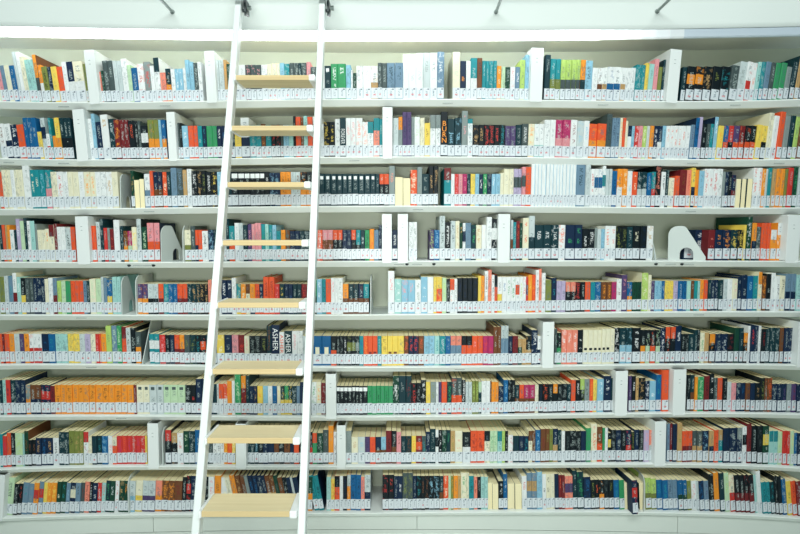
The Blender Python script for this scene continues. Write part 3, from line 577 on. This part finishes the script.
yz_end('white rounded bookend left of two purple books, fifth shelf', 5, 136, 276, 0.26, foot=-0.001, slant=False)
yz_end('white bookend left of the empty space near the middle, fifth shelf', 5, 370.8, 276, 0.3, foot=-0.09)
yz_end('white slanted bookend left of two teal and white books, sixth shelf', 6, 142.5, 319, 0.3, True, foot=0.001)
yz_end('white rounded bookend right of the first divider, eighth shelf', 8, 162.5, 430, 0.2, foot=-0.001)
yz_end('white curved bookend rising among the books, left part of bottom shelf', 9, 128.2, 478, 0.2, foot=0.001, slant=False)
yz_end('pale curved bookend behind a fore-edge-out book, right part of bottom shelf', 9, 644.6, 478, 0.2, foot=0.001, slant=False)

# ------------------------------------------------------------------ books
LABEL_H = 0.056
def paper_depth(h):
    return max(0.14, min(0.27, 0.195 + (h - 0.178) * 1.2))

def book_parts(w, h, c1, c2, style, seed, red, depth, brd=''):
    """cover, page_block, spine_label (or None) in the book's own frame: front at y=0, base at z=0"""
    t = min(0.0016 if h > 0.205 else 0.0009, w * 0.1); e = min(0.0025, w * 0.2)
    out = (c1 == 'pa')
    cov, pg, lb = MB(), MB(), None
    hard = h > 0.205
    bm_ = board_mat('cr' if out and seed % 3 == 0 else ('dt' if out else (brd or c1)))
    if not out:
        sm = spine_mat(c1, c2, style)
        o = [(-w/2, depth), (-w/2, e), (-w/2 + e, 0), (w/2 - e, 0), (w/2, e), (w/2, depth), (w/2 - t, depth), (w/2 - t, t + 0.001), (-w/2 + t, t + 0.001), (-w/2 + t, depth)]
        cov.prism(o, 0, h, bm_, skip=(1, 2, 3))
        for (x0, y0), (x1, y1) in ((o[1], o[2]), (o[2], o[3]), (o[3], o[4])):
            u0, u1 = seed + 0.01 + 0.98 * (x0 / w + 0.5), seed + 0.01 + 0.98 * (x1 / w + 0.5)
            cov.face([(x0, y0, 0), (x1, y1, 0), (x1, y1, h), (x0, y0, h)], sm, [(u0, 0), (u1, 0), (u1, 1), (u0, 1)])
        y0, y1 = t + 0.001, depth - (0.004 if hard else 0.0006)
    else:
        o = [(-w/2, 0.0), (-w/2 + t, 0.0), (-w/2 + t, depth - 0.003), (w/2 - t, depth - 0.003), (w/2 - t, 0.0), (w/2, 0.0), (w/2, depth), (-w/2, depth)]
        cov.prism(o, 0, h, bm_)
        y0, y1 = 0.004 if seed % 2 else 0.001, depth - 0.004
    z0, z1 = (0.003, h - 0.004) if hard else (0.0005, h - 0.0008)
    x0, x1 = -w/2 + t + 0.0001, w/2 - t - 0.0001
    k = seed * 1.7
    s_ = (x1 - x0) / 0.01
    P = page_mat()
    pg.face([(x0, y0, z1), (x1, y0, z1), (x1, y1, z1), (x0, y1, z1)], P, [(k, 0), (k + s_, 0), (k + s_, 1), (k, 1)])
    pg.face([(x0, y0, z0), (x1, y0, z0), (x1, y0, z1), (x0, y0, z1)], P, [(k, 0), (k + s_, 0), (k + s_, 1), (k, 1)])
    pg.face([(x1, y1, z0), (x0, y1, z0), (x0, y1, z1), (x1, y1, z1)], P, [(k, 0), (k + s_, 0), (k + s_, 1), (k, 1)])
    pg.face([(x1, y0, z0), (x1, y1, z0), (x1, y1, z1), (x1, y0, z1)], P)
    pg.face([(x0, y1, z0), (x0, y0, z0), (x0, y0, z1), (x0, y1, z1)], P)
    pg.face([(x0, y1, z0), (x1, y1, z0), (x1, y0, z0), (x0, y0, z0)], P)
    if not out:
        lb = MB(); L = label_mat(red); q = w * 0.497
        za = 0.008 + (seed % 5) * 0.0006; zb = za + LABEL_H
        yf = -0.0007
        lb.box(-q, q, yf + 0.0001, -0.0001, za, zb, L)
        lb.face([(-q, yf, za), (q, yf, za), (q, yf, zb), (-q, yf, zb)], L, [(seed + .001, 0), (seed + .999, 0), (seed + .999, 1), (seed + .001, 1)])
    return cov, pg, lb

RAILS = [((228, 240), (317, 325)), ((225, 235), (313, 322)), ((219, 229), (311, 319)), ((214, 224), (308, 317)), ((210, 221), (306, 315)),
         ((204, 216), (304, 313)), ((202, 213), (303, 311)), ((197, 208), (301, 310)), ((194, 207), (299, 308))]
STEP_Y = [(75, 88), (125, 137), (181, 189), (240, 246), (300, 308), (361, 375), (425, 443), (494, 517)]
BOOKS = []
for r in range(9):
    toks = [t.strip() for t in ROWS[r].split(';') if t.strip()]
    top = 60.0; items = []
    for t in toks:
        f = t.split()
        x = float(f[0])
        if len(f) > 2 and f[2] not in '+<>': top = float(f[2])
        items.append((x, f[1], top, '+' if '+' in f else ('<' if '<' in f else ('>' if '>' in f else ''))))
    for i, (x, c, tp, fl) in enumerate(items):
        if c == '-': continue
        x1 = items[i + 1][0] if i + 1 < len(items) else x + 5.5
        c, _, brd = c.partition(':')
        c1, c2, st = c, None, 'x'
        if '/' in c: c1, rest = c.split('/'); c2, st = (rest, 'x') if rest in PAL else (rest[:-1], rest[-1])
        xm = (x + x1) / 2
        by = float(np.interp(xm, BASE_X, BASE_Y[r]))
        area = 0.0
        for yy in range(int(tp), int(by)):
            hid = 0.0
            for (ra, rb) in RAILS[r]: hid += max(0, min(x1, rb) - max(x, ra))
            for (sa, sb) in STEP_Y:
                if sa <= yy <= sb and RAILS[r][0][0] < xm < RAILS[r][1][1]: hid = x1 - x
            area += max(0.0, (x1 - x) - hid)
        BOOKS.append(dict(r=r, x0=x, x1=x1, c1=c1, c2=c2, st=st, top=tp, by=by, area=area, flop=fl, brd=brd))
BOOKS = [b for b in BOOKS if b['x0'] > -3]

for i, b in enumerate(BOOKS):
    r = b['r']; u = ((b['x0'] + b['x1']) / 2 - 400) / 400
    ln = (LEAN[r] - 0.04) * abs(u) ** 1.5 * (1 if u > 0 else -1)
    ln += random.uniform(-0.006, 0.006)
    if b['flop'] == '+': ln = -0.19
    ya = b['by'] - 11
    a0, a1 = on_wall(b['x0'], ya, BOOK_D)[0], on_wall(b['x1'], ya, BOOK_D)[0]
    w = (a1 - a0) * RAD * 0.992
    am = (a0 + a1) / 2
    z = shelf_z(r, am)
    h = (on_wall((b['x0'] + b['x1']) / 2, b['top'], BOOK_D)[1] - z) / math.cos(ln)
    am -= ln * 0.06 / RAD
    b.update(ln=ln, w=w * math.cos(ln), a=am, z=z + abs(math.tan(ln)) * w / 2 + 0.0002, h=h, seed=i % 97 + 1,
             depth=paper_depth(h) + random.uniform(-0.006, 0.006), push=BOOK_D + random.uniform(-0.003, 0.003), red=random.random() < (0.12 if r in (2, 7, 8) else 0.4))
    if b['flop'] == '>': b['push'] = -0.03
    if b['flop'] == '<': b['push'] = 0.085
    if b['c1'] == 'pa': b['depth'] = 0.18; b['h'] = max(b['h'], 0.1)

# ---- who stands out: the 300 that show largest are objects of their own
order = sorted(range(len(BOOKS)), key=lambda i: -BOOKS[i]['area'])
SPEC = [i for i in order if BOOKS[i]['st'] in 'UJAF']
SOLO = set((SPEC + [i for i in order if i not in SPEC])[:300])

# ---- landmarks and labels
NUM = ['', 'first', 'second', 'third', 'fourth', 'fifth', 'sixth', 'seventh', 'eighth', 'ninth', 'tenth', 'eleventh', 'twelfth', 'thirteenth', 'fourteenth', 'fifteenth', 'sixteenth', 'seventeenth', 'eighteenth']
ENDS = {3: [(120, 'the white bookend')], 4: [(172, 'the arched bookend'), (686, 'the large arched bookend')],
        5: [(128, 'the rounded bookends'), (376, 'the empty gap')], 6: [(145, 'the slanted bookend')], 9: [(376, 'the empty gap')]}
def marks(r):
    L = [(-5, "the photo's left edge"), (sum(RAILS[r - 1][0]) / 2, "ladder's left rail"), (sum(RAILS[r - 1][1]) / 2, "ladder's right rail"), (805, "the photo's right edge")]
    dv = [d for d in DIVS if d[0] == r and 0 < d[1] < 780]
    for k, d in enumerate(dv):
        L.append(((d[1] + d[2]) / 2, 'the divider' if len(dv) == 1 else 'the %s divider' % NUM[k + 1]))
    L += ENDS.get(r, [])
    return sorted(L)
def group_word(b):
    if b['c1'] == 'pa': return 'fore-edge-out'
    return PAL[b['c1']][0]
LBL = {}
for r in range(9):
    row = sorted([i for i in range(len(BOOKS)) if BOOKS[i]['r'] == r], key=lambda i: BOOKS[i]['x0'])
    mk = marks(r + 1)
    mid = lambda i: (BOOKS[i]['x0'] + BOOKS[i]['x1']) / 2
    medh = sorted(BOOKS[i]['h'] for i in row)[len(row) // 2]
    for i in row:
        m = mid(i)
        lo = max((k for k in mk if k[0] <= m), default=mk[0]); hi = min((k for k in mk if k[0] > m), default=mk[-1])
        seg = [j for j in row if lo[0] <= mid(j) < hi[0] and group_word(BOOKS[j]) == group_word(BOOKS[i])]
        nl = seg.index(i) + 1; nr = len(seg) - seg.index(i)
        b = BOOKS[i]; g = group_word(b)
        if nl <= nr: nth, side, ref = nl, 'right', lo[1]
        else: nth, side, ref = nr, 'left', hi[1]
        size = 'tall ' if b['h'] > medh * 1.18 else ('thick ' if b['w'] > 0.040 else ('thin ' if b['w'] < 0.022 else ''))
        extra = ''
        if b['c2'] and b['c1'] != 'pa':
            extra = {'T': ' with %s top', 'B': ' with %s base', 'M': ' with %s band', 's': ' with %s base', 'c': ' with %s top', 'q': ' with %s top label', 'd': ' with %s top dot', 'e': ' with %s square', 'v': ' with %s edge', 'n': ' with %s spine panel'}.get(b['st'], ' with %s title') % PAL[b['c2']][0]
        sh = HW[r] + ' shelf'
        one = 'only %s one' % g if len(seg) == 1 else '%s %s one' % (NUM[min(nth, 18)], g)
        ref_ = ref if not ref.startswith('the ') else ref
        cand = ['%s%s book%s, %s %s of %s, %s' % (size, g, extra, one, side, ref_, sh),
                '%s book%s, %s %s of %s, %s' % (g, extra, one, side, ref_, sh),
                '%s book, %s %s of %s, %s' % (g, one, side, ref_, sh),
                '%s book, %s %s of %s, %s' % (g, one.replace(g + ' one', 'such'), side, ref_, sh)]
        LBL[i] = next((c for c in cand if len(c.replace('-', ' ').split()) <= 16), cand[-1])
        if len(LBL[i].split()) < 8 and False: pass

GROUPN = ['books on the %s shelf' % h for h in HW]
rest = MB()
seen = {}
for i, b in enumerate(BOOKS):
    M = arc_frame(b['a'], b['push'], b['z'], b['ln'])
    st = b['st'] if b['st'] in 'TBMxqdevscn' else 'p'
    c2 = b['c2']
    cov, pg, lb = book_parts(b['w'], b['h'], b['c1'], c2, st, b['seed'], b['red'], b['depth'], b['brd'])
    if i in SOLO:
        l = LBL[i]
        o = thing('book', l, 'book', M, GROUPN[b['r']])
        cov.build('cover', o)
        p = pg.build('page_block', o); p['label'] = 'cream page edges'
        if lb: lb.build('spine_label', o)['label'] = 'white call-number sticker'
        b['obj'] = o
    else:
        for part in (cov, pg, lb):
            if part: rest.add(part, M)
ro = rest.build('packed_books')
ro['kind'] = 'stuff'; ro['label'] = 'the narrower library books packed between the larger ones on every shelf'; ro['category'] = 'books'

# ---- titles that can be read on the spines
def lettering(b, text, col, size, v0, v1, stacked=False, bold=0.0):
    """letters as a thin relief on the spine, running down it between v0 and v1 of its height (or stacked upright)"""
    cu = bpy.data.curves.new('lettering', 'FONT')
    cu.body = '\n'.join(text) if stacked else text
    cu.size = size; cu.extrude = 0.0002; cu.offset = bold; cu.align_x = 'CENTER'; cu.align_y = 'CENTER'; cu.resolution_u = 2
    if stacked: cu.space_line = 0.78
    o = bpy.data.objects.new('lettering', cu); COL.objects.link(o)
    dg = bpy.context.evaluated_depsgraph_get()
    me = bpy.data.meshes.new_from_object(o.evaluated_get(dg))
    bpy.data.objects.remove(o)
    xs = [v.co.x for v in me.vertices]; ys = [v.co.y for v in me.vertices]
    cx, cy = (min(xs) + max(xs)) / 2, (min(ys) + max(ys)) / 2
    wx, wy = max(xs) - min(xs), max(ys) - min(ys)
    H = (v1 - v0) * b['h']; W = b['w'] * 0.66
    for v in me.vertices:
        x, y, z = v.co.x - cx, v.co.y - cy, v.co.z
        if stacked: X, Z = x / wx * W, y / wy * H
        else: X, Z = y / wy * W, -x / wx * H
        v.co = (X, -0.0005 - z, (v0 + v1) / 2 * b['h'] + Z)
    me.materials.clear(); me.materials.append(plain('ink_' + col, PAL[col][1], 0.45, 0.3, 0.03))
    n = bpy.data.objects.new('title_lettering', me); COL.objects.link(n); n.parent = b['obj']
    n['label'] = PAL[col][0] + ' title lettering'
SPECIAL = {'U': ('BURN', True, 0.32, 0.80), 'J': ('Just', False, 0.36, 0.66), 'A': ('ASHER', False, 0.36, 0.92), 'F': ('FOREVER', False, 0.34, 0.72)}
for i, b in enumerate(BOOKS):
    if b['st'] in SPECIAL:
        if 'obj' not in b:
            print('special title book not solo', b['r'], b['x0']); continue
        tx, stk, v0, v1 = SPECIAL[b['st']]
        lettering(b, tx, b['c2'], 0.05, v0, v1, stk)
print('BOOKS', len(BOOKS), 'solo', len(SOLO), 'min area', BOOKS[order[299]]['area'])

# ------------------------------------------------------------------ the rolling ladder
LS = 0.952
def ly(z): return (2.41 + 0.275 * z / LS) * LS      # distance of the rail centre line at height z (leans towards the shelves)
# exact line through two photo points of the right rail: solve with the known rail gap
gap = 0.42
def gap_dist(wpx, py):
    d = ray(400, py); Y = gap * FPX / wpx
    return Y * (cp + (267.0 - py) / FPX * sp)        # depth along the view axis -> distance from the camera plane
def rail_pts():
    out = []
    for py, wpx in ((20, 84.0), (500, 104.0)):
        k = gap * FPX / wpx                          # depth along the axis
        cy = (267.0 - py) / FPX
        out.append((k * (cp + cy * sp), CAMZ + k * (-sp + cy * cp)))
    return out
(Y1, Z1), (Y0, Z0) = rail_pts()
SL = (Y1 - Y0) / (Z1 - Z0)
def LY(z): return Y0 + SL * (z - Z0)
def X_at(px, py):
    """X of a photo point lying on the ladder's plane"""
    d = ray(px, py)
    t = (Y0 + SL * (CAMZ - Z0)) / (d.y - SL * d.z)
    return d.x * t, CAMZ + d.z * t
XL = 0.5 * (X_at(236.5, 50)[0] + X_at(200, 480)[0])
XR = 0.5 * (X_at(321.2, 50)[0] + X_at(303.6, 480)[0])
print('ladder', XL, XR, 'slope', SL, 'Y0', LY(0), 'Ytop', LY(2.9))
ZTOP = 3.0
lad = thing('library_ladder', 'white leaning library ladder with pale plywood treads in front of the bookcase', 'ladder', Matrix.Translation(((XL + XR) / 2, LY(0), 0)))
bpy.context.view_layer.update(); inv_l = lad.matrix_world.inverted()
def lad_part(mb, name, label=None, parent=None):
    o = mb.build(name)
    if parent is None: o.parent = lad; o.matrix_parent_inverse = inv_l
    else: o.parent = parent; o.matrix_parent_inverse = parent.matrix_world.inverted()
    if label: o['label'] = label
    return o
RW, RD = 0.031, 0.052
ang = math.atan(SL)
for X in (XL, XR):
    mb = MB(); L = (ZTOP) / math.cos(ang)
    mb.bbox(-RW / 2, RW / 2, -RD / 2, RD / 2, 0.02, L, M_RAILW, 0.005)
    o = MB(); o.add(mb, Matrix.Translation((X, LY(0), 0)) @ Matrix.Rotation(-ang, 4, 'X'))
    lad_part(o, 'rail')
    mb = MB(); mb.bbox(X - RW / 2 - 0.002, X + RW / 2 + 0.002, LY(0) - RD / 2 - 0.006, LY(0) + RD / 2 + 0.006, 0.0, 0.035, M_DARK, 0.004)
    lad_part(mb, 'rubber_foot', 'black rubber foot')
IN_L, IN_R = XL + RW / 2, XR - RW / 2
STEP_TOP = [75, 125.5, 182, 240.3, 302.5, 369, 438, 511.5]
for py in STEP_TOP:
    d = ray(300, py)
    off = -0.055                                   # the tread's front edge stands proud of the rails
    t = (Y0 + SL * (CAMZ - Z0) + off) / (d.y - SL * d.z)
    zf = CAMZ + d.z * t; yf = d.y * t
    TD, TH = 0.165, 0.023
    eL, eR = 0.012, 0.030
    mb = MB()
    mb.bbox(IN_L + eL, IN_R - eR, yf, yf + TD, zf - TH, zf, M_WOOD, 0.002)
    for fi, f in enumerate(mb.f):
        if sum(mb.v[q][1] for q in f) / len(f) < yf + 0.0021: mb.mi[fi] = mb.slot(M_WEDGE)
    tr = lad_part(mb, 'tread', 'pale plywood tread')
    bpy.context.view_layer.update()
    for x0, x1 in ((IN_L - 0.0005, IN_L + eL), (IN_R - eR, IN_R + 0.0005)):
        mb = MB(); mb.bbox(x0, x1, yf - 0.006, yf + TD + 0.004, zf - TH - 0.005, zf + 0.003, M_PLAST, 0.006)
        lad_part(mb, 'end_bracket', 'white plastic end bracket', tr)
        xs = x0 + 0.004 if x0 < (XL + XR) / 2 else x1 - 0.004
# roller hooks on the right of each rail, holding the ladder to the rail above
for px in (247, 330):
    X, Z = X_at(px - 0.5, 9)
    Yh = LY(Z)
    mb = MB(); mb.bbox(X - 0.014, X - 0.002, Yh - 0.006, Yh + 0.07, Z - 0.016, Z + 0.05, M_DARK, 0.003)
    mb.tube((X - 0.032, Yh + 0.012, Z - 0.004), (X + 0.004, Yh + 0.012, Z - 0.004), 0.009, M_DARK)
    mb.bbox(X - 0.014, X - 0.002, Yh - 0.10, Yh + 0.02, 2.945, 2.962, M_DARK, 0.003)
    mb.bbox(X - 0.014, X - 0.002, Yh - 0.10, Yh - 0.088, 2.925, 2.962, M_DARK, 0.003)
    mb.bbox(X - 0.013, X - 0.003, Yh, Yh + 0.02, Z + 0.03, 2.962, M_DARK, 0.003)
    hk = lad_part(mb, 'hook', 'black metal roller hook'); bpy.context.view_layer.update()
    mb = MB(); mb.tube((X + 0.002, Yh + 0.01, Z + 0.008), (X + 0.02, Yh + 0.01, Z + 0.008), 0.012, M_GREY)
    lad_part(mb, 'roller', 'grey roller', hk)
    mb = MB(); mb.tube((X - 0.008, Yh + 0.01, Z - 0.03), (X - 0.008, Yh + 0.01, Z - 0.014), 0.006, M_DARK)
    lad_part(mb, 'pin', None, hk)

# the hanging rail: rods out of the wall band
RR = thing('ladder_rail', 'dark steel rods on the white wall band carrying the ladder rail', 'rail', Matrix.Translation(wpos(0, -0.15, 2.9)))
bpy.context.view_layer.update(); inv_r = RR.matrix_world.inverted()
zz = []
for px in (172.5, 496.0, 657.0):
    a, z = on_wall(px, 12 if px < 600 else 11.5, -0.038); zz.append(z)
    mb = MB(); p = wpos(a, -0.037, z); q = wpos(a, -0.25, z)
    mb.tube(p, q, 0.0075, M_GREY); mb.tube(p, wpos(a, -0.042, z), 0.012, M_GREY)
    o = mb.build('rod', RR); o.matrix_parent_inverse = inv_r
mb = MB(); zr = sum(zz) / 3
sweep(mb, [(-0.25 + 0.012 * math.cos(t), zr + 0.012 * math.sin(t)) for t in [2 * math.pi * k / 10 for k in range(10)]], lambda a: 0.0, M_GREY)
o = mb.build('rail_tube', RR); o.matrix_parent_inverse = inv_r

# ------------------------------------------------------------------ camera, light
cam = bpy.data.objects.new('camera', bpy.data.cameras.new('camera')); COL.objects.link(cam)
cam.location = (0, 0, CAMZ); cam.rotation_euler = (math.pi / 2 - PITCH, 0, 0)
cam.data.sensor_width = 36.0; cam.data.lens = 36.0 * FPX / 800.0; cam.data.clip_start = 0.05
sc.camera = cam

W = bpy.data.worlds.new('room_daylight'); sc.world = W; W.use_nodes = True
bg = W.node_tree.nodes['Background']
bg.inputs['Color'].default_value = (0.45, 0.95, 1.0, 1); bg.inputs['Strength'].default_value = 0.1
def area(name, loc, target, sx, sy, power, col):
    l = bpy.data.lights.new(name, 'AREA'); l.shape = 'RECTANGLE'; l.size = sx; l.size_y = sy; l.energy = power; l.color = col
    o = bpy.data.objects.new(name, l); COL.objects.link(o); o.location = loc
    o.rotation_euler = (Vector(target) - Vector(loc)).to_track_quat('-Z', 'Y').to_euler()
    return o
a1 = area('room_window_light', (-0.2, -1.4, 1.55), (-0.15, 3.3, 1.55), 1.2, 0.5, 16, (0.97, 1.0, 0.95))
a1.data.spread = math.radians(72)
area('room_ceiling_light', (0.0, -1.0, 5.0), (0.0, 3.3, 0.9), 5.0, 1.2, 275, (0.935, 1.0, 0.98))

vs = sc.view_settings
sc.display_settings.display_device = 'sRGB'
vs.view_transform = 'Standard'; vs.look = 'None'; vs.gamma = 1.0; vs.exposure = 0.0; vs.use_curve_mapping = False
